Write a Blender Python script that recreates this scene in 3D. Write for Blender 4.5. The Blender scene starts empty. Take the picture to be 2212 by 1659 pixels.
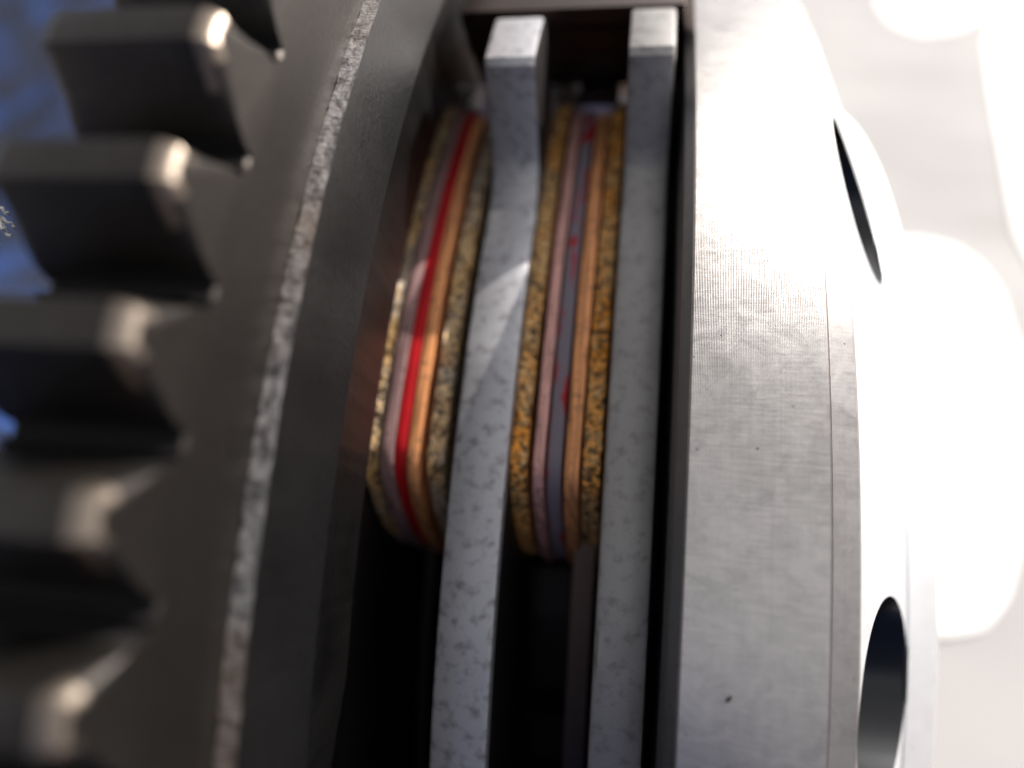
import bpy, bmesh, math, random
from math import radians as rad, sin, cos, pi
from mathutils import Vector, Matrix, noise
random.seed(7)
S = bpy.context.scene
C = S.collection
# 1 unit = 1 cm.  The clutch axis is world X; angles on it are measured from the side facing the
# photographer, and the whole pack is turned so that the camera looks down on it by PHI more degrees.
PHI = 37.0

# ------------------------------------------------------------------ camera
def turn(p):                                   # rotate about the clutch axis by PHI
    x, y, z = p; c, s = cos(rad(PHI)), sin(rad(PHI))
    return Vector((x, y*c + z*s, z*c - y*s))
cam_d = bpy.data.cameras.new("camera"); cam = bpy.data.objects.new("camera", cam_d); C.objects.link(cam)
S.camera = cam
right = turn((0.98397543, 0.16644334, 0.06394503))
fwd = turn((-0.17049613, 0.9832636, 0.06421648))
up = turn((-0.05218641, -0.07408982, 0.99588517))
m = Matrix.Identity(4)
for i in range(3):
    m[i][0] = right[i]; m[i][1] = up[i]; m[i][2] = -fwd[i]
m.translation = turn((0.0, -8.856, 1.0906))
cam.matrix_world = m
cam_d.sensor_width = 36.0
cam_d.lens = 1525.17/2212*36
cam_d.clip_start = 0.05; cam_d.clip_end = 4000
cam_d.dof.use_dof = True
cam_d.dof.focus_distance = 3.05
cam_d.dof.aperture_fstop = cam_d.lens*0.001/0.155
S.render.resolution_x = 1024; S.render.resolution_y = 768

# ------------------------------------------------------------------ light
SUN = Vector((0.62, 0.43, 0.66)).normalized()
W = bpy.data.worlds.new("World"); S.world = W; W.use_nodes = True
nt = W.node_tree; bg = nt.nodes["Background"]
sky = nt.nodes.new("ShaderNodeTexSky"); sky.sky_type = 'NISHITA'; sky.sun_disc = False
elev = math.asin(SUN.z); azi = math.atan2(SUN.x, SUN.y)
sky.sun_elevation = elev; sky.sun_rotation = azi
sky.air_density = 1.0; sky.dust_density = 3.0; sky.ozone_density = 1.0
hz = nt.nodes.new("ShaderNodeHueSaturation"); hz.inputs['Saturation'].default_value = 0.12   # hazy sky
nt.links.new(sky.outputs[0], hz.inputs['Color']); nt.links.new(hz.outputs[0], bg.inputs[0]); bg.inputs[1].default_value = 0.115
sun_d = bpy.data.lights.new("sun", 'SUN'); sun = bpy.data.objects.new("sun", sun_d); C.objects.link(sun)
sun_d.energy = 4.4; sun_d.angle = rad(0.6); sun_d.color = (1.0, 0.95, 0.88)
sun.rotation_euler = SUN.to_track_quat('Z', 'Y').to_euler(); sun.location = (20, 20, 40)
S.view_settings.view_transform = 'Standard'; S.view_settings.look = 'None'
S.view_settings.gamma = 1.0; S.view_settings.exposure = 0.95

# ------------------------------------------------------------------ materials
class NT:
    def __init__(s, name):
        s.m = bpy.data.materials.new(name); s.m.use_nodes = True
        s.t = s.m.node_tree; s.b = s.t.nodes["Principled BSDF"]
    def n(s, t, **k):
        nd = s.t.nodes.new(t)
        for a, v in k.items(): setattr(nd, a, v)
        return nd
    def l(s, a, b): s.t.links.new(a, b)
    def coord(s, sx, sy, sz=1.0, kind='UV'):
        tc = s.n("ShaderNodeTexCoord"); mp = s.n("ShaderNodeMapping")
        s.l(tc.outputs[kind], mp.inputs[0]); mp.inputs['Scale'].default_value = (sx, sy, sz)
        return mp.outputs[0]
    def noise(s, vec, scale, detail=3.0, rough=0.55, dist=0.0):
        nd = s.n("ShaderNodeTexNoise"); s.l(vec, nd.inputs['Vector'])
        nd.inputs['Scale'].default_value = scale; nd.inputs['Detail'].default_value = detail
        nd.inputs['Roughness'].default_value = rough; nd.inputs['Distortion'].default_value = dist
        return nd.outputs['Fac']
    def ramp(s, fac, stops):
        r = s.n("ShaderNodeValToRGB"); s.l(fac, r.inputs[0]); e = r.color_ramp.elements
        while len(e) < len(stops): e.new(0.5)
        for i, (p, c) in enumerate(stops):
            e[i].position = p; e[i].color = (c, c, c, 1) if isinstance(c, (int, float)) else (*c, 1)
        return r.outputs[0]
    def mix(s, f, a, b, mode='MIX'):
        nd = s.n("ShaderNodeMix", data_type='RGBA', blend_type=mode)
        if isinstance(f, (int, float)): nd.inputs[0].default_value = f
        else: s.l(f, nd.inputs[0])
        for i, v in ((6, a), (7, b)):
            if isinstance(v, tuple): nd.inputs[i].default_value = (*v, 1)
            else: s.l(v, nd.inputs[i])
        return nd.outputs[2]
    def math(s, op, a, b=None):
        nd = s.n("ShaderNodeMath", operation=op)
        for i, v in ((0, a), (1, b)):
            if v is None: continue
            if isinstance(v, (int, float)): nd.inputs[i].default_value = v
            else: s.l(v, nd.inputs[i])
        return nd.outputs[0]
    def bump(s, h, strength, dist, prev=None):
        b = s.n("ShaderNodeBump"); s.l(h, b.inputs['Height'])
        b.inputs['Strength'].default_value = strength; b.inputs['Distance'].default_value = dist
        if prev is not None: s.l(prev, b.inputs['Normal'])
        return b.outputs[0]
    def out(s, col=None, metal=0.0, rough=0.5, normal=None, spec=None):
        for k, v in (('Base Color', col), ('Metallic', metal), ('Roughness', rough)):
            if v is None: continue
            if isinstance(v, tuple): s.b.inputs[k].default_value = (*v, 1)
            elif isinstance(v, (int, float)): s.b.inputs[k].default_value = v
            else: s.l(v, s.b.inputs[k])
        if normal is not None: s.l(normal, s.b.inputs['Normal'])
        if spec is not None: s.b.inputs['Specular IOR Level'].default_value = spec
        return s.m

def mat_dark_steel(name, base, rough=0.45, metal=1.0, speck=0.25):
    k = NT(name); v = k.coord(1, 1, 1, 'Object')
    a = k.noise(v, 1.6, 4); b = k.noise(v, 45, 3, 0.7)
    c = k.mix(a, tuple(x*0.75 for x in base), tuple(x*1.3 for x in base))
    c = k.mix(k.ramp(b, [(0.3, 0.0), (0.75, 1.0)]), tuple(x*(1-speck) for x in base), c)
    r = k.math('ADD', k.math('MULTIPLY', a, 0.2), rough-0.1)
    return k.out(c, metal, r, k.bump(b, 0.25, 0.01))
def mat_machined(name, base, rough, line=55.0, scratch=0.35, lines=0.3):
    # u runs across the rim, v round it
    k = NT(name)
    fine = k.noise(k.coord(line, 0.5), 1.0, 2, 0.6)
    cross = k.noise(k.coord(7, 85), 1.0, 5, 0.72, 0.5)
    cross2 = k.noise(k.coord(7, 9), 1.0, 5, 0.75, 1.6)
    blot = k.noise(k.coord(1.2, 0.8), 1.6, 6, 0.7)
    wav = k.n("ShaderNodeTexWave", wave_type='BANDS', bands_direction='X')
    k.l(k.coord(line, 0.02), wav.inputs['Vector']); wav.inputs['Scale'].default_value = 1.1
    wav.inputs['Distortion'].default_value = 0.6
    g = k.mix(k.ramp(cross, [(0.38, 0.0), (0.62, 1.0)]), tuple(x*(1-scratch) for x in base), base)
    g = k.mix(k.ramp(blot, [(0.35, 0.0), (0.7, 1.0)]), g, tuple(min(1, x*1.12) for x in base))
    g = k.mix(k.ramp(k.math('MULTIPLY', wav.outputs['Fac'], cross2), [(0.1, 0.0), (0.5, 1.0)]), tuple(x*(1-lines) for x in base), g)
    pit = k.ramp(k.noise(k.coord(38, 38), 1.0, 1, 0.5), [(0.20, 0.25), (0.25, 1.0)])
    g = k.mix(1.0, g, pit, 'MULTIPLY')
    h = k.math('ADD', k.math('MULTIPLY', wav.outputs['Fac'], 0.6), k.math('ADD', fine, k.math('MULTIPLY', cross, 0.45)))
    r = k.math('ADD', k.math('MULTIPLY', cross2, 0.22), rough-0.1)
    return k.out(g, 1.0, r, k.bump(h, 0.35, 0.004))
def mat_plate(name, lo, hi, hi2):
    k = NT(name)
    a = k.noise(k.coord(15, 13), 1.0, 3, 0.6, 0.0); b = k.noise(k.coord(2, 1.2), 1.0, 3); f = k.noise(k.coord(120, 90), 1.0, 2)
    c = k.mix(k.ramp(a, [(0.30, 0.0), (0.50, 1.0)]), lo, hi)
    c = k.mix(k.ramp(b, [(0.3, 0.0), (0.8, 0.45)]), c, hi2)
    return k.out(c, 0.55, 0.42, k.bump(f, 0.25, 0.006))
def mat_band():
    k = NT("sheared_steel_edge")
    a = k.noise(k.coord(20, 16), 1.0, 5, 0.7, 0.2); f = k.noise(k.coord(20, 60), 1.0, 3)
    w = k.noise(k.coord(1, 1.3), 1.0, 3)
    c = k.mix(k.ramp(a, [(0.40, 0.0), (0.58, 1.0)]), (0.07, 0.065, 0.068), (0.30, 0.285, 0.285))
    c = k.mix(k.ramp(w, [(0.45, 0.0), (0.65, 0.6)]), c, (0.20, 0.145, 0.11))
    return k.out(c, 0.5, 0.4, k.bump(k.math('ADD', a, f), 0.6, 0.012))
def mat_bronze(name, gold, grey):
    k = NT(name); v = k.coord(1, 1, 1, 'Object')
    vo = k.n("ShaderNodeTexVoronoi"); k.l(v, vo.inputs['Vector']); vo.inputs['Scale'].default_value = 34
    a = k.noise(v, 34, 3, 0.65); b = k.noise(v, 2.5, 3)
    c = k.mix(k.ramp(b, [(0.35, 0.0), (0.65, 1.0)]), gold, grey)
    c = k.mix(k.ramp(a, [(0.42, 0.0), (0.54, 1.0)]), (0.05, 0.035, 0.022), c)
    c = k.mix(k.ramp(vo.outputs['Color'], [(0.6, 0.0), (0.85, 0.6)]), c, (0.85, 0.56, 0.26))
    h = k.math('ADD', a, k.math('MULTIPLY', vo.outputs['Distance'], -1.0))
    return k.out(c, 0.1, 0.6, k.bump(h, 0.8, 0.02), 0.3)
def mat_copper(name, base, rough=0.33):
    k = NT(name); v = k.coord(1, 1, 1, 'Object')
    a = k.noise(v, 3, 4); f = k.noise(k.coord(30, 1), 1.0, 2)
    st = k.noise(k.coord(45, 1.6), 1.0, 4, 0.7, 0.4); sp = k.noise(v, 30, 3, 0.6)
    c = k.mix(a, tuple(x*0.85 for x in base), tuple(min(1, x*1.15) for x in base))
    c = k.mix(k.ramp(st, [(0.40, 0.85), (0.56, 0.0)]), c, tuple(x*0.35 for x in base))
    c = k.mix(k.ramp(sp, [(0.34, 0.7), (0.42, 0.0)]), c, (0.10, 0.07, 0.06))
    return k.out(c, 0.45, rough, k.bump(f, 0.2, 0.004))
def mat_red(name, amount):
    k = NT(name); v = k.coord(1, 1, 1, 'Object')
    a = k.noise(v, 6, 5, 0.65)
    e = k.noise(k.coord(22, 3.0), 1.0, 4, 0.6, 0.6)
    c = k.mix(k.ramp(a, [(0.3, 0.0), (0.7, 1.0)]), (0.34, 0.004, 0.008), (0.46, 0.006, 0.010))
    c = k.mix(k.ramp(e, [(amount-0.03, 0.0), (amount+0.03, 1.0)]), c, (0.20, 0.17, 0.20))
    return k.out(c, 0.0, 0.6, k.bump(a, 0.2, 0.01), 0.25)
def mat_denim():
    k = NT("blue_denim"); v = k.coord(1, 1, 1, 'Object')
    tw = k.n("ShaderNodeTexWave", wave_type='BANDS', bands_direction='DIAGONAL'); k.l(v, tw.inputs['Vector'])
    tw.inputs['Scale'].default_value = 6; tw.inputs['Distortion'].default_value = 1.0
    a = k.noise(v, 0.7, 5, 0.65); f = k.noise(v, 14, 4, 0.7)
    c = k.mix(k.ramp(a, [(0.50, 0.0), (0.64, 1.0)]), (0.0008, 0.002, 0.010), (0.008, 0.042, 0.18))
    c = k.mix(k.ramp(k.math('MULTIPLY', tw.outputs['Fac'], f), [(0.2, 0.0), (0.6, 0.5)]), c, (0.014, 0.035, 0.11))
    return k.out(c, 0.0, 0.9, k.bump(k.math('ADD', tw.outputs['Fac'], f), 0.6, 0.05))
def mat_pale(name, lo, hi, warm, scale):
    k = NT(name); v = k.coord(1, 1, 1, 'Object')
    a = k.noise(v, scale, 3, 0.5, 0.4); b = k.noise(v, scale*2.3, 3); f = k.noise(v, 6, 4)
    c = k.mix(k.ramp(a, [(0.35, 0.0), (0.65, 1.0)]), lo, hi)
    c = k.mix(k.ramp(b, [(0.62, 0.0), (0.74, 0.7)]), c, warm)
    return k.out(c, 0.0, 0.8, k.bump(f, 0.3, 0.1))

M = dict(
    gear=mat_dark_steel("black_oxide_gear_steel", (0.072, 0.064, 0.059), 0.46, 1.0, 0.4),
    dark=mat_dark_steel("dark_blued_steel", (0.065, 0.062, 0.062), 0.4),
    inner=mat_dark_steel("black_steel_and_shade", (0.04, 0.034, 0.034), 0.5, 0.8),  # black inner parts; on plate and lug sides it paints shade
    root_black=NT("matt_root_black").out((0.010, 0.009, 0.009), 0.0, 0.85, spec=0.15),
    clip=mat_dark_steel("bright_spring_steel", (0.62, 0.56, 0.57), 0.35),
    tip_glint=mat_dark_steel("tip_glint_steel", (0.32, 0.26, 0.21), 0.38, 1.0, 0.2),  # brighter steel that paints the highlight on the tooth ends
    bore=mat_machined("drilled_bore", (0.12, 0.12, 0.125), 0.28, 30, 0.75, 0.6),
    pinkdull=mat_copper("dull_copper_plate", (0.42, 0.25, 0.24), 0.55),
    post=mat_dark_steel("brown_black_steel", (0.085, 0.062, 0.055), 0.45),
    chamfer=mat_machined("turned_dark_chamfer", (0.26, 0.255, 0.26), 0.4, 60, 0.3, 0.3),
    rim=mat_machined("turned_bright_steel", (0.72, 0.67, 0.64), 0.31, 42, 0.42, 0.50),
    rim2=mat_machined("turned_grey_steel", (0.50, 0.465, 0.45), 0.38, 60, 0.15, 0.45),
    cone=mat_machined("polished_steel", (0.86, 0.86, 0.88), 0.42, 30, 0.08, 0.05),
    plate=mat_plate("zinc_plated_steel", (0.17, 0.155, 0.16), (0.43, 0.42, 0.43), (0.43, 0.42, 0.46)),
    plate2=mat_plate("dull_grey_steel", (0.21, 0.19, 0.18), (0.34, 0.32, 0.305), (0.33, 0.315, 0.30)), band=mat_band(),
    bronze=mat_bronze("sintered_bronze_gold", (1.0, 0.37, 0.035), (0.72, 0.42, 0.17)),
    bronze2=mat_bronze("sintered_bronze_grey", (0.68, 0.38, 0.12), (0.50, 0.43, 0.36)),
    copper=mat_copper("copper_plate", (1.0, 0.40, 0.16), 0.5),
    pink=mat_copper("pink_copper_plate", (0.80, 0.42, 0.36), 0.5),
    red=mat_red("red_painted_steel", 0.80), flaked=mat_red("flaking_red_paint", 0.44),
    denim=mat_denim(), thread=NT("white_cotton").out((0.75, 0.73, 0.68), 0, 0.9),
    ground=mat_pale("pale_concrete", (0.21, 0.197, 0.197), (0.275, 0.263, 0.26), (0.17, 0.135, 0.11), 0.06),
    white=mat_pale("white_enamel", (0.84, 0.83, 0.82), (0.9, 0.9, 0.9), (0.85, 0.83, 0.8), 0.3),
    pit=NT("dark_pit").out((0.04, 0.035, 0.03), 0.3, 0.7),
)

# ------------------------------------------------------------------ helpers
def pol(x, R, th):                              # th in degrees, seen from the photograph's side
    a = rad(th + PHI); return Vector((x, -R*cos(a), R*sin(a)))
def link(name, me, mats, parent=None, smooth=True, angle=30):
    o = bpy.data.objects.new(name, me); C.objects.link(o)
    for q in (mats if isinstance(mats, (list, tuple)) else [mats]): me.materials.append(M[q])
    if parent: o.parent = parent
    if smooth:
        for p in me.polygons: p.use_smooth = True
        me.set_sharp_from_angle(angle=rad(angle))
    return o
def thing(name, label, cat, group=None, loc=(0, 0, 0)):
    o = bpy.data.objects.new(name, None); C.objects.link(o); o.location = loc; o.empty_display_size = .3
    o['label'] = label; o['category'] = cat
    if group: o['group'] = group
    return o
def tag(o, label, cat, group=None):
    o['label'] = label; o['category'] = cat
    if group: o['group'] = group
    return o
def lathe(prof, segs=360, mats=None, jit=None):
    """closed profile of (x, R[, material index]); returns a mesh with UV u = along profile, v = round."""
    n = len(prof); vs, fs, uvs, mi = [], [], [], []
    for j in range(segs):
        th = 360.0*j/segs - 180
        for i, p in enumerate(prof):
            dx, dr = jit(i, th) if jit else (0, 0)
            vs.append(pol(p[0]+dx, p[1]+dr, th))
    L = [0]
    for i in range(n):
        a, b = prof[i], prof[(i+1) % n]; L.append(L[-1] + math.hypot(a[0]-b[0], a[1]-b[1]))
    for j in range(segs):
        k = (j+1) % segs
        for i in range(n):
            q = (i+1) % n
            fs.append((j*n+i, j*n+q, k*n+q, k*n+i)); mi.append(prof[i][2] if len(prof[i]) > 2 else 0)
            v0 = rad(360.0*j/segs)*6; v1 = rad(360.0*(j+1)/segs)*6
            uvs += [(L[i], v0), (L[i+1], v0), (L[i+1], v1), (L[i], v1)]
    me = bpy.data.meshes.new("lathe"); me.from_pydata(vs, [], fs)
    me.polygons.foreach_set('material_index', mi)
    uv = me.uv_layers.new(name="UVMap"); uv.data.foreach_set('uv', [c for p in uvs for c in p])
    bm = bmesh.new(); bm.from_mesh(me); bmesh.ops.recalc_face_normals(bm, faces=bm.faces); bm.to_mesh(me); bm.free()
    return me
def prism(outline, x0, x1, bev=0.0, bev_seg=2, side=False):
    """outline: list of (R, theta) ; a solid between x0 and x1, its two rims bevelled."""
    bm = bmesh.new(); n = len(outline)
    a = [bm.verts.new(pol(x0, r, t)) for r, t in outline]; b = [bm.verts.new(pol(x1, r, t)) for r, t in outline]
    f0 = bm.faces.new(a); f1 = bm.faces.new(b[::-1])
    for i in range(n):
        j = (i+1) % n; bm.faces.new((a[j], a[i], b[i], b[j]))
    bmesh.ops.recalc_face_normals(bm, faces=bm.faces)
    if bev > 0:
        es = list(f0.edges)+list(f1.edges)
        bmesh.ops.bevel(bm, geom=es, offset=bev, segments=bev_seg, affect='EDGES', profile=0.5, clamp_overlap=True)
    uvl = bm.loops.layers.uv.new("UVMap")
    for f in bm.faces:
        for l in f.loops:
            co = l.vert.co; r = math.hypot(co.y, co.z); th = math.atan2(co.z, -co.y)
            if abs(f.normal.x) > 0.7: l[uvl].uv = (r, th*6)
            else: l[uvl].uv = (co.x+r*0.3, th*6 + r*0.7)
    for f in bm.faces:
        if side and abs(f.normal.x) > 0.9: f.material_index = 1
    me = bpy.data.meshes.new("prism"); bm.to_mesh(me); bm.free(); return me
def arc(R, t0, t1, n): return [(R, t0+(t1-t0)*i/n) for i in range(n+1)]
def sector(R0, R1, t0, t1, rc, n=28, rl=None):
    """annular sector with rounded outer corners (radius rc in cm) and small inner ones."""
    out = []; rl = rl or rc
    def corner(tc, sgn, order, c):
        da = math.degrees(c/R1)
        pts = [(R1-c+c*sin(pi/2*i/12), tc + sgn*da*(1-cos(pi/2*i/12))) for i in range(13)]
        return pts if order else pts[::-1]
    out += [(R1-1.10, t0-5.2), (R1-0.85, t0-4.9), (R1-0.65, t0-4.3), (R1-0.46, t0-3.4), (R1-0.29, t0-2.3), (R1-0.16, t0-1.3), (R1-0.085, t0-0.6), (R1-0.035, t0), (R1-0.01, t0+0.6)]
    out += arc(R1, t0+1.2, t1-math.degrees(rc/R1), n)[:-1]
    out += corner(t1, -1, False, rc)
    out += arc(R0, t1-1, t0-5.0, 10)
    return out
def n3(*a): return noise.noise(Vector(a))

# ------------------------------------------------------------------ the setting
def grid(name, x0, x1, y0, y1, nx, ny, hf, mat, smooth=True):
    vs = [(x0+(x1-x0)*i/nx, y0+(y1-y0)*j/ny, hf(x0+(x1-x0)*i/nx, y0+(y1-y0)*j/ny)) for j in range(ny+1) for i in range(nx+1)]
    fs = [(j*(nx+1)+i, j*(nx+1)+i+1, (j+1)*(nx+1)+i+1, (j+1)*(nx+1)+i) for j in range(ny) for i in range(nx)]
    me = bpy.data.meshes.new(name); me.from_pydata(vs, [], fs)
    return link(name, me, mat, None, smooth, 60)
g = grid("ground", -1500, 1500, -1500, 1500, 60, 60, lambda x, y: -16.0, 'ground'); g['kind'] = 'structure'

# denim: a leg lying along Y to the left, with its cloth running on under the clutch
def sm(t): t = max(0.0, min(1.0, t)); return t*t*(3-2*t)
def denim_h(x, y):
    h = -9.6
    t = max(0.0, (-2.6 - x)); h += 8.5*(1-math.exp(-(t/6.0)**2)) * (0.45+0.55*sm((y+12)/10))
    h += 11*sm((y-6)/22)*sm((-1.0-x)/9)                    # the knee behind the gear
    h += 21*sm((-12.5-y)/11)*sm((16-abs(x+2))/5)            # unseen rise near the camera, added to block sky light
    h += 0.55*n3(x*0.22, y*0.12, 1.3) + 0.28*n3(x*0.6, y*0.3, 4.1) + 0.1*n3(x*1.7, y*1.1, 8.8)
    if x > 1.5: h -= 0.35*(x-1.5)**2 * sm((y+14)/4)
    return h
jeans = thing("jeans", "frayed dark blue denim jeans behind and under the left end of the gear", "jeans", loc=(-6, 4, -15.9))
def denim_mesh():
    nx, ny, x0, x1, y0, y1 = 130, 150, -32, 15, -34, 48
    vs, fs = [], []
    for s_, dz in ((0, 0.0), (1, -0.15)):
        for j in range(ny+1):
            for i in range(nx+1):
                y = y0+(y1-y0)*j/ny; x = x0+(3.5+(x1-3.5)*sm((-9.0-y)/4)-x0)*i/nx
                vs.append(Vector((x, y, max(denim_h(x, y), -15.8)+dz)) - jeans.location)
    N = (nx+1)*(ny+1)
    idx = lambda s_, i, j: s_*N + j*(nx+1)+i
    for j in range(ny):
        for i in range(nx):
            fs.append((idx(0, i, j), idx(0, i+1, j), idx(0, i+1, j+1), idx(0, i, j+1)))
            fs.append((idx(1, i, j+1), idx(1, i+1, j+1), idx(1, i+1, j), idx(1, i, j)))
    for i in range(nx):
        fs.append((idx(0, i+1, 0), idx(0, i, 0), idx(1, i, 0), idx(1, i+1, 0)))
        fs.append((idx(0, i, ny), idx(0, i+1, ny), idx(1, i+1, ny), idx(1, i, ny)))
    for j in range(ny):
        fs.append((idx(0, nx, j+1), idx(0, nx, j), idx(1, nx, j), idx(1, nx, j+1)))
        fs.append((idx(0, 0, j), idx(0, 0, j+1), idx(1, 0, j+1), idx(1, 0, j)))
    me = bpy.data.meshes.new("denim"); me.from_pydata(vs, [], fs); return me
link("denim_cloth", denim_mesh(), 'denim', jeans, True, 60)

# ------------------------------------------------------------------ ring gear
X_G = -1.266
gear = thing("ring_gear", "dark steel ring gear with wide square-cut teeth at the left of the clutch", "gear")
NTEETH = 96; PITCH = 360/NTEETH
GX1 = -1.86
body = lathe([(X_G, 6.2), (X_G, 7.055), (X_G-0.012, 7.066, 1), (GX1+0.02, 7.066), (GX1, 7.05), (GX1, 6.2)], 384)
link("gear_body", body, ['gear', 'root_black'], gear)
def tooth_mesh():
    t = []   # (R, theta relative to the tip's middle), going round
    t += [(7.03, -1.90), (7.08, -1.80), (7.118, -1.70), (7.18, -1.46), (7.25, -1.14), (7.32, -0.83), (7.37, -0.61), (7.388, -0.53)]
    t += [(7.392, 0.0), (7.388, 0.46), (7.365, 0.56), (7.31, 0.70), (7.23, 0.88), (7.15, 1.05), (7.09, 1.18), (7.070, 1.30), (7.098, 1.38), (7.095, 1.50), (7.03, 1.56)]
    n = len(t); bm = bmesh.new()
    cR = 7.15
    def inset(d):                               # offset the outline inwards, fading out at the root
        P = [(7.2*rad(th), r) for r, th in t]; out = []
        for i, (r, th) in enumerate(t):
            a_, b_ = P[i-1], P[(i+1) % n]; ex, ey = b_[0]-a_[0], b_[1]-a_[1]; L_ = math.hypot(ex, ey)
            k = max(0.0, min(1.0, (r-7.16)/0.12)) * d
            out.append((r - k*abs(ex)/L_, th - math.degrees(k*abs(ey)/L_/7.2)*(1 if th > 0 else -1)))
        return out
    # rings from front face to back: front face inset, rounding, body, back rounding
    rings = []
    ch = 0.10
    for q in range(5):
        a = pi/2*q/4
        rings.append([(X_G + 0.001 - ch*(1-cos(a)) , r, th) for r, th in inset(0.05*(1-sin(a)))])
    for xx in (-1.45, -1.65, GX1+0.06): rings.append([(xx, r, th) for r, th in t])
    for q in range(1, 4):
        a = pi/2*q/3
        rings.append([(GX1 + 0.06*(1-sin(a)), r, th) for r, th in inset(0.05*(1-cos(a)))])
    V = [[bm.verts.new(pol(x, r, th)) for x, r, th in R] for R in rings]
    bm.faces.new(V[0]); bm.faces.new(V[-1][::-1])
    for a, b in zip(V, V[1:]):
        for i in range(n):
            j = (i+1) % n; bm.faces.new((a[j], a[i], b[i], b[j]))
    bmesh.ops.recalc_face_normals(bm, faces=bm.faces)
    for f in bm.faces:                          # highlight on the end edges, put into their colour
        if len(f.verts) == 4 and all(v.co.x > X_G-0.075 for v in f.verts) and min(math.hypot(v.co.y, v.co.z) for v in f.verts) > 7.24: f.material_index = 2
    for f in bm.faces:                          # flat black on the root floors
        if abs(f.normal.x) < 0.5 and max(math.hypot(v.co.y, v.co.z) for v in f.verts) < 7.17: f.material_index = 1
    me = bpy.data.meshes.new("tooth"); bm.to_mesh(me); bm.free(); return me
tooth = link("tooth", tooth_mesh(), ['gear', 'root_black', 'tip_glint'], gear, True, 40)
T0 = 17.622
for i in range(NTEETH):
    o = tooth if i == 0 else tooth.copy()
    if i: C.objects.link(o); o.parent = gear
    o.rotation_euler = (-rad(T0 - PITCH*i), 0, 0)

# ------------------------------------------------------------------ clutch basket (backing plate, floor, posts)
basket = thing("clutch_basket", "dark clutch basket with rough bright plate edge, between gear and friction discs", "clutch basket")
def jit_band(i, th):
    a = n3(th*0.55, i*3.1, 0)*0.010 + n3(th*2.2, i*2.0, 5)*0.009
    if i == 0: return (a + 0.012*max(0, n3(th*0.9, 9, 9)), 0)
    if i == 1: return (a*0.45, n3(th*1.2, 3, 1)*0.004)
    return (0, 0)
bp = lathe([(-1.268, 6.695, 1), (-1.192, 6.69, 0), (-1.142, 6.306, 0), (-1.138, 6.275, 3), (-1.40, 6.24, 3), (-1.40, 5.6, 3), (-1.268, 5.6, 0)], 1440, jit=jit_band)
link("backing_plate", bp, ['dark', 'band', 'chamfer', 'inner'], basket, True, 25)
link("basket_floor", lathe([(-1.405, 3.0), (-1.405, 6.15), (-1.60, 6.2), (-1.60, 3.0)], 256), 'inner', basket)
post_out = [(6.10, 35.2), (6.0, 35.35), (5.965, 35.75), (5.90, 36.1), (5.85, 36.25), (5.47, 38.8), (5.45, 39.2)] + arc(5.45, 41, 47, 4) + arc(6.10, 47.5, 36, 8)
post = link("post", prism(post_out, -1.13, 0.178, 0.012), 'post', basket)
for k in range(1, 5):
    o = post.copy(); C.objects.link(o); o.parent = basket; o.rotation_euler = (-rad(72*k), 0, 0)

# ------------------------------------------------------------------ hub in the middle
hub = thing("clutch_hub", "blackened inner hub hidden deep between the clutch discs", "hub")
link("hub_barrel", lathe([(-1.40, 1.2), (-1.40, 3.7), (1.9, 3.7), (1.9, 1.2)], 128), 'inner', hub)
for k in range(24):
    if k == 0: sp = link("spline", prism([(3.69, -3), (3.95, -2.4), (3.95, 2.4), (3.69, 3)], -1.35, 0.15, 0.02), 'inner', hub)
    else:
        o = sp.copy(); C.objects.link(o); o.parent = hub; o.rotation_euler = (-rad(15*k), 0, 0)

# ------------------------------------------------------------------ steel drive plates with lugs
def drive_plate(x0, x1, R, lt0, lt1, lR, label, grp, mt):
    t = thing("steel_drive_plate", label, "clutch plate", grp)
    def j(i, th): return (0, n3(th*0.4, x0*9, i)*0.004)
    link("plate_ring", lathe([(x0, 4.05, 1), (x0, R-0.05, 0), (x0+0.008, R-0.008), (x0+0.025, R), (x1-0.025, R), (x1-0.008, R-0.008), (x1, R-0.05, 1), (x1, 4.05, 1)], 480, jit=j), [mt, 'inner'], t)  # side faces use the black steel: their shade put into the colour
    out = [(R-0.06, 24.6), (R+0.003, 25.4), (R+0.016, 26.2), (R+0.05, 27.1), (R+0.11, 27.8), (R+0.20, 28.35), (lR-0.12, lt0-0.15), (lR-0.03, lt0+0.02), (lR, lt0+0.35)] + arc(lR, lt0+1, lt1-0.5, 4) + [(lR-0.03, lt1), (lR-0.1, lt1+0.1), (R-0.05, lt1+0.3)]
    lug = link("drive_lug", prism(out, x0+0.003, x1-0.003, 0.022, 2, True), [mt, 'inner'], t)  # lug sides painted dark as well, as if the sun were blocked
    out2 = [(r, 81.5-th) for r, th in out][::-1]
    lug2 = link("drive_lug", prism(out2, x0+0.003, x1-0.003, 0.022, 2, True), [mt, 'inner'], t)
    for k in range(1, 5):
        for l in (lug, lug2):
            o = l.copy(); C.objects.link(o); o.parent = t; o.rotation_euler = (-rad(72*k), 0, 0)
    return t
GP = "steel drive plates alternating with the friction discs"
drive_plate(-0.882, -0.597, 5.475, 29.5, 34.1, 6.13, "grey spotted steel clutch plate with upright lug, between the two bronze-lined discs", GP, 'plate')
drive_plate(-0.125, 0.125, 5.50, 30.1, 34.6, 6.13, "grey steel clutch plate with lug, next to the bright ring, right of both friction discs", GP, 'plate2')

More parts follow.
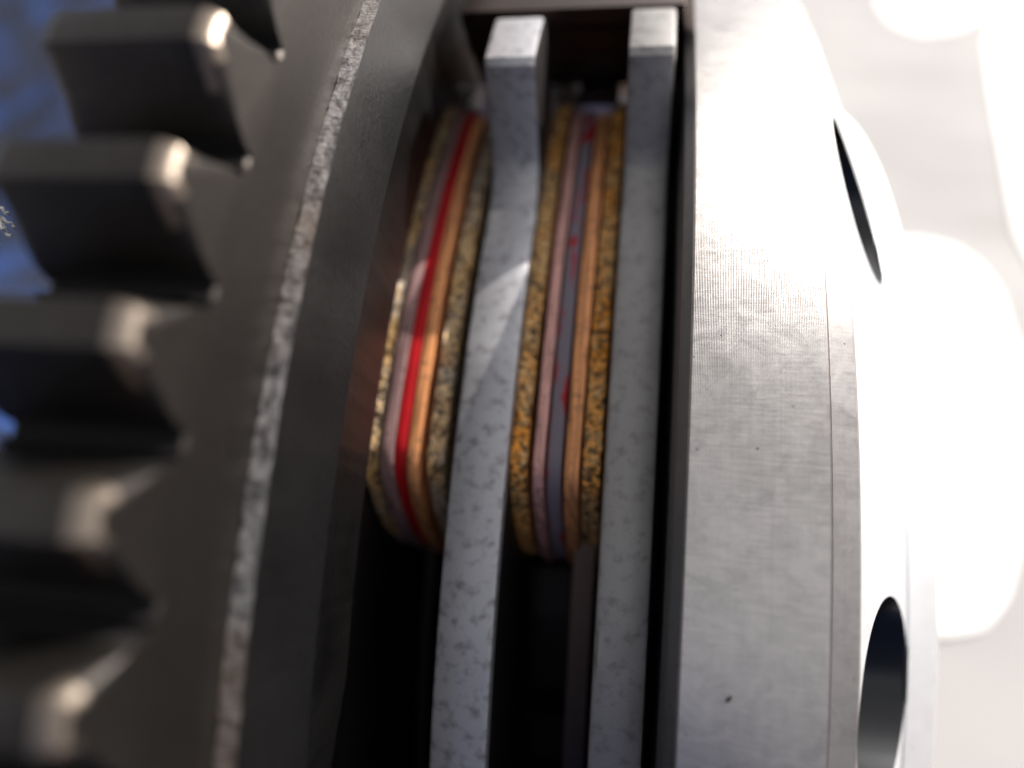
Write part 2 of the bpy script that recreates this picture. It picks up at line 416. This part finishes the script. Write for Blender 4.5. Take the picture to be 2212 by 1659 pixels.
# ------------------------------------------------------------------ friction discs
def friction_disc(xs, mats, label, seed, dth):
    """xs: x boundaries of lining | backing | cushion | backing | lining."""
    t = thing("friction_disc", label, "friction disc", "bronze-lined friction discs")
    l0, l1, b0, b1, c0, c1, d0, d1, e0, e1 = xs
    cx0, cx1, cR = (c0+0.005, c1-0.005, 4.6) if seed < 5 else (-0.275, -0.165, 4.95)
    link("core_disc", lathe([(cx0, 3.75), (cx0, cR), (cx1, cR), (cx1, 3.75)], 256), 'inner' if seed < 5 else 'post', t)
    R = 5.40
    def rough_lining(x0, x1, R_, t0, t1, sd, inner_side):
        me = prism(sector(4.15, R_, t0, t1, 0.26, 90, 0.5), x0, x1, 0.006, 1)
        for v in me.vertices:
            co = v.co; r = math.hypot(co.y, co.z); th = math.degrees(math.atan2(co.z, -co.y))
            if r > R_-0.4:
                s_ = 1 + (n3(th*1.6, sd, co.x*20)*0.016 + n3(th*4.5, sd, co.x*30)*0.012)/r
                v.co = Vector((co.x + n3(th*2.6, sd, 7)*0.007, co.y*s_, co.z*s_))
        return me
    parts = []
    parts.append(link("lining", rough_lining(l0, l1, R, 9.2+dth, 39.5+dth, seed, 1), mats[0], t))
    parts.append(link("backing_plate", prism(sector(3.9, R+0.012, 8.9+dth, 39.9+dth, 0.42, 60, 0.4), b0, b1, 0.005), mats[1], t))
    parts.append(link("cushion_spring", prism(sector(3.95, R+0.006, 9.1+dth, 39.0+dth, 0.3, 60, 0.35), c0, c1, 0.004), mats[2], t))
    parts.append(link("backing_plate", prism(sector(3.9, R+0.012, 8.7+dth, 39.9+dth, 0.5, 60, 0.45), d0, d1, 0.005), mats[3], t))
    parts.append(link("lining", rough_lining(e0, e1, R, 9.0+dth, 39.5+dth, seed+3, 1), mats[4], t))
    parts.append(link("end_clip", prism([(R-0.25, 35.4), (R+0.03, 36.6), (R+0.045, 38.3), (R+0.048, 39.4), (R+0.0, 39.95), (R-0.25, 40.0)], b1-0.05, d1+0.05, 0.012), 'clip', t))
    bm = bmesh.new(); bmesh.ops.create_uvsphere(bm, u_segments=16, v_segments=10, radius=0.036)
    c_ = pol(b0-0.005, R+0.045, 39.0+dth)
    for v in bm.verts: v.co += c_
    me = bpy.data.meshes.new("rivet"); bm.to_mesh(me); bm.free()
    parts.append(link("rivet", me, 'clip', t))
    for k in range(1, 6):
        for p in parts:
            o = p.copy(); C.objects.link(o); o.parent = t; o.rotation_euler = (-rad(60*k), 0, 0)
    return t
friction_disc((-1.385, -1.305, -1.284, -1.214, -1.209, -1.139, -1.136, -1.075, -1.034, -0.943),
              ('bronze2', 'pinkdull', 'red', 'copper', 'bronze2'),
              "friction disc with a bright red stripe between its bronze pads, left of the spotted plate", 2, 0.0)
friction_disc((-0.600, -0.514, -0.480, -0.424, -0.408, -0.338, -0.320, -0.248, -0.233, -0.143),
              ('bronze', 'pink', 'flaked', 'copper', 'bronze'),
              "friction disc with gold bronze pads and flaking red paint, between the two steel plates", 11, 0.0)

# ------------------------------------------------------------------ bright pressure ring
ring = thing("pressure_ring", "bright machined steel ring with drilled sloping face at the right", "clutch ring")
prof = [(0.18, 4.3, 1), (0.182, 5.90, 1), (0.184, 5.948, 1), (0.226, 5.993, 0), (0.233, 6.0, 0), (0.766, 6.004, 0), (0.771, 6.003, 2), (0.777, 5.775, 2), (0.826, 5.775, 2), (0.836, 5.788, 2),
        (0.942, 5.768, 2), (0.954, 5.752, 3), (1.440, 4.862, 3), (1.446, 4.85, 3), (1.446, 4.3, 3)]
rme = lathe(prof, 720)
ringo = link("ring_body", rme, ['rim', 'chamfer', 'rim2', 'cone', 'bore'], ring, True, 20)
bm = bmesh.new()
hole_ang = [28.2, -0.5] + [-0.5 - 27.6*k for k in range(1, 12)]
for a in hole_ang:
    c = pol(0, 5.29, a)
    r = bmesh.ops.create_cone(bm, cap_ends=True, segments=64, radius1=0.475, radius2=0.475, depth=1.6,
                          matrix=Matrix.Translation((0.55+0.8, c.y, c.z)) @ Matrix.Rotation(pi/2, 4, 'Y'))
cm = bpy.data.meshes.new("cut"); bm.to_mesh(cm); bm.free()
for q in ('rim', 'chamfer', 'rim2', 'cone', 'bore'): cm.materials.append(M[q])
for p in cm.polygons: p.material_index = 4
cut = bpy.data.objects.new("cut", cm); C.objects.link(cut)
md = ringo.modifiers.new("b", 'BOOLEAN'); md.operation = 'DIFFERENCE'; md.object = cut; md.solver = 'EXACT'
dg = bpy.context.evaluated_depsgraph_get()
nm = bpy.data.meshes.new_from_object(ringo.evaluated_get(dg)); ringo.modifiers.clear(); ringo.data = nm
for p in nm.polygons: p.use_smooth = True
nm.set_sharp_from_angle(angle=rad(20))
bpy.data.objects.remove(cut)
link("collar", lathe([(1.30, 3.9), (1.30, 4.70), (1.447, 4.70), (1.452, 4.75), (1.456, 4.832), (1.462, 4.838), (1.645, 4.71), (1.66, 4.69), (1.66, 3.9)], 360), 'cone', ring)
# small pit on the rim
def blob(x, R, th, sx, st, sr):
    bm = bmesh.new(); bmesh.ops.create_icosphere(bm, subdivisions=2, radius=1)
    c = pol(x, R, th); er = pol(0, 1, th); et = pol(0, 1, th+90)
    for v in bm.verts:
        a, b, d = v.co; k = 1+0.3*n3(a*2, b*2, d*2)
        v.co = c + Vector((1, 0, 0))*(a*sx*k + b*st*0.5*k) + et*(b*st*k) + er*(d*sr)
    me = bpy.data.meshes.new("blob"); bm.to_mesh(me); bm.free(); return me
link("nick", blob(0.415, 6.0, 1.2, 0.012, 0.016, 0.003), 'pit', ring)

# white paper scraps lying on the ground, far out of focus
cl = m.translation.copy()
def on_ground(px, py, z):
    d = right*((px-1106)/1525.17) + fwd - up*((py-829.5)/1525.17); return cl + d*((z-cl.z)/d.z)
def sheet(name, px, label, cat, z=-15.9, th=0.12):
    P = [on_ground(x, y, z) for x, y in px]; c = sum(P, Vector())/len(P); c.z = z-0.1
    t = bpy.data.objects.new(name, None)
    bm = bmesh.new()
    vs = [bm.verts.new(p-c) for p in P]
    f = bm.faces.new(vs); f.normal_update()
    if f.normal.z < 0: f.normal_flip()
    e = bmesh.ops.extrude_face_region(bm, geom=[f])
    bmesh.ops.translate(bm, verts=[v for v in e['geom'] if isinstance(v, bmesh.types.BMVert)], vec=(0, 0, th))
    bmesh.ops.recalc_face_normals(bm, faces=bm.faces)
    me = bpy.data.meshes.new(name); bm.to_mesh(me); bm.free(); bpy.data.objects.remove(t)
    o = link(name, me, 'white', None, True, 30); o.location = c
    return tag(o, label, cat)
sheet("white_paper", [(1850, 560), (1950, 530), (2000, 532), (2060, 548), (2110, 585), (2150, 640), (2175, 720), (2205, 800), (2215, 950), (2200, 1150), (2165, 1290), (2120, 1350), (2060, 1363), (1980, 1363), (1850, 1340)],
      "white rounded sheet on the pale ground, right behind the drilled ring", "paper")
sheet("white_paper", [(1905, -120), (1905, 0), (1930, 40), (1990, 62), (2060, 55), (2120, 25), (2140, -60), (2140, -120)],
      "small white sheet on the pale ground at the top edge of the photo", "paper")
sheet("white_paper", [(2215, -120), (2165, 0), (2140, 90), (2150, 180), (2175, 330), (2205, 500), (2260, 600), (2400, 600), (2400, -120)],
      "white sheet cut off by the upper right corner of the photo", "paper")

# loose white threads at the frayed edge of the jeans
def tube_curve(name, paths, r, mat, parent):
    cu = bpy.data.curves.new(name, 'CURVE'); cu.dimensions = '3D'; cu.bevel_depth = r; cu.bevel_resolution = 2
    for p in paths:
        s_ = cu.splines.new('NURBS'); s_.points.add(len(p)-1); s_.use_endpoint_u = True
        for i, q in enumerate(p): s_.points[i].co = (*(Vector(q)-parent.location), 1)
    o = bpy.data.objects.new(name, cu); C.objects.link(o)
    dg = bpy.context.evaluated_depsgraph_get(); me = bpy.data.meshes.new_from_object(o.evaluated_get(dg))
    bpy.data.objects.remove(o)
    return link(name, me, mat, parent, True, 60)
def at(px, py, dist):                           # a point at a distance from where the photographer stood
    d = right*((px-1106)/1525.17) + fwd - up*((py-829.5)/1525.17); return cl + d*dist
paths = []
for k in range(12):
    x, y = random.uniform(-25, 5), random.uniform(450, 500); p = [at(-420, 520, 9.0), at(-180, y, 5.0)]
    for q in range(6):
        p.append(at(x, y, 3.1+0.1*random.random())); x += random.uniform(-3, 12); y += random.uniform(-10, 16)
    paths.append(p)
th_ = tube_curve("loose_thread", paths, 0.006, 'thread', jeans); th_['kind'] = 'stuff'
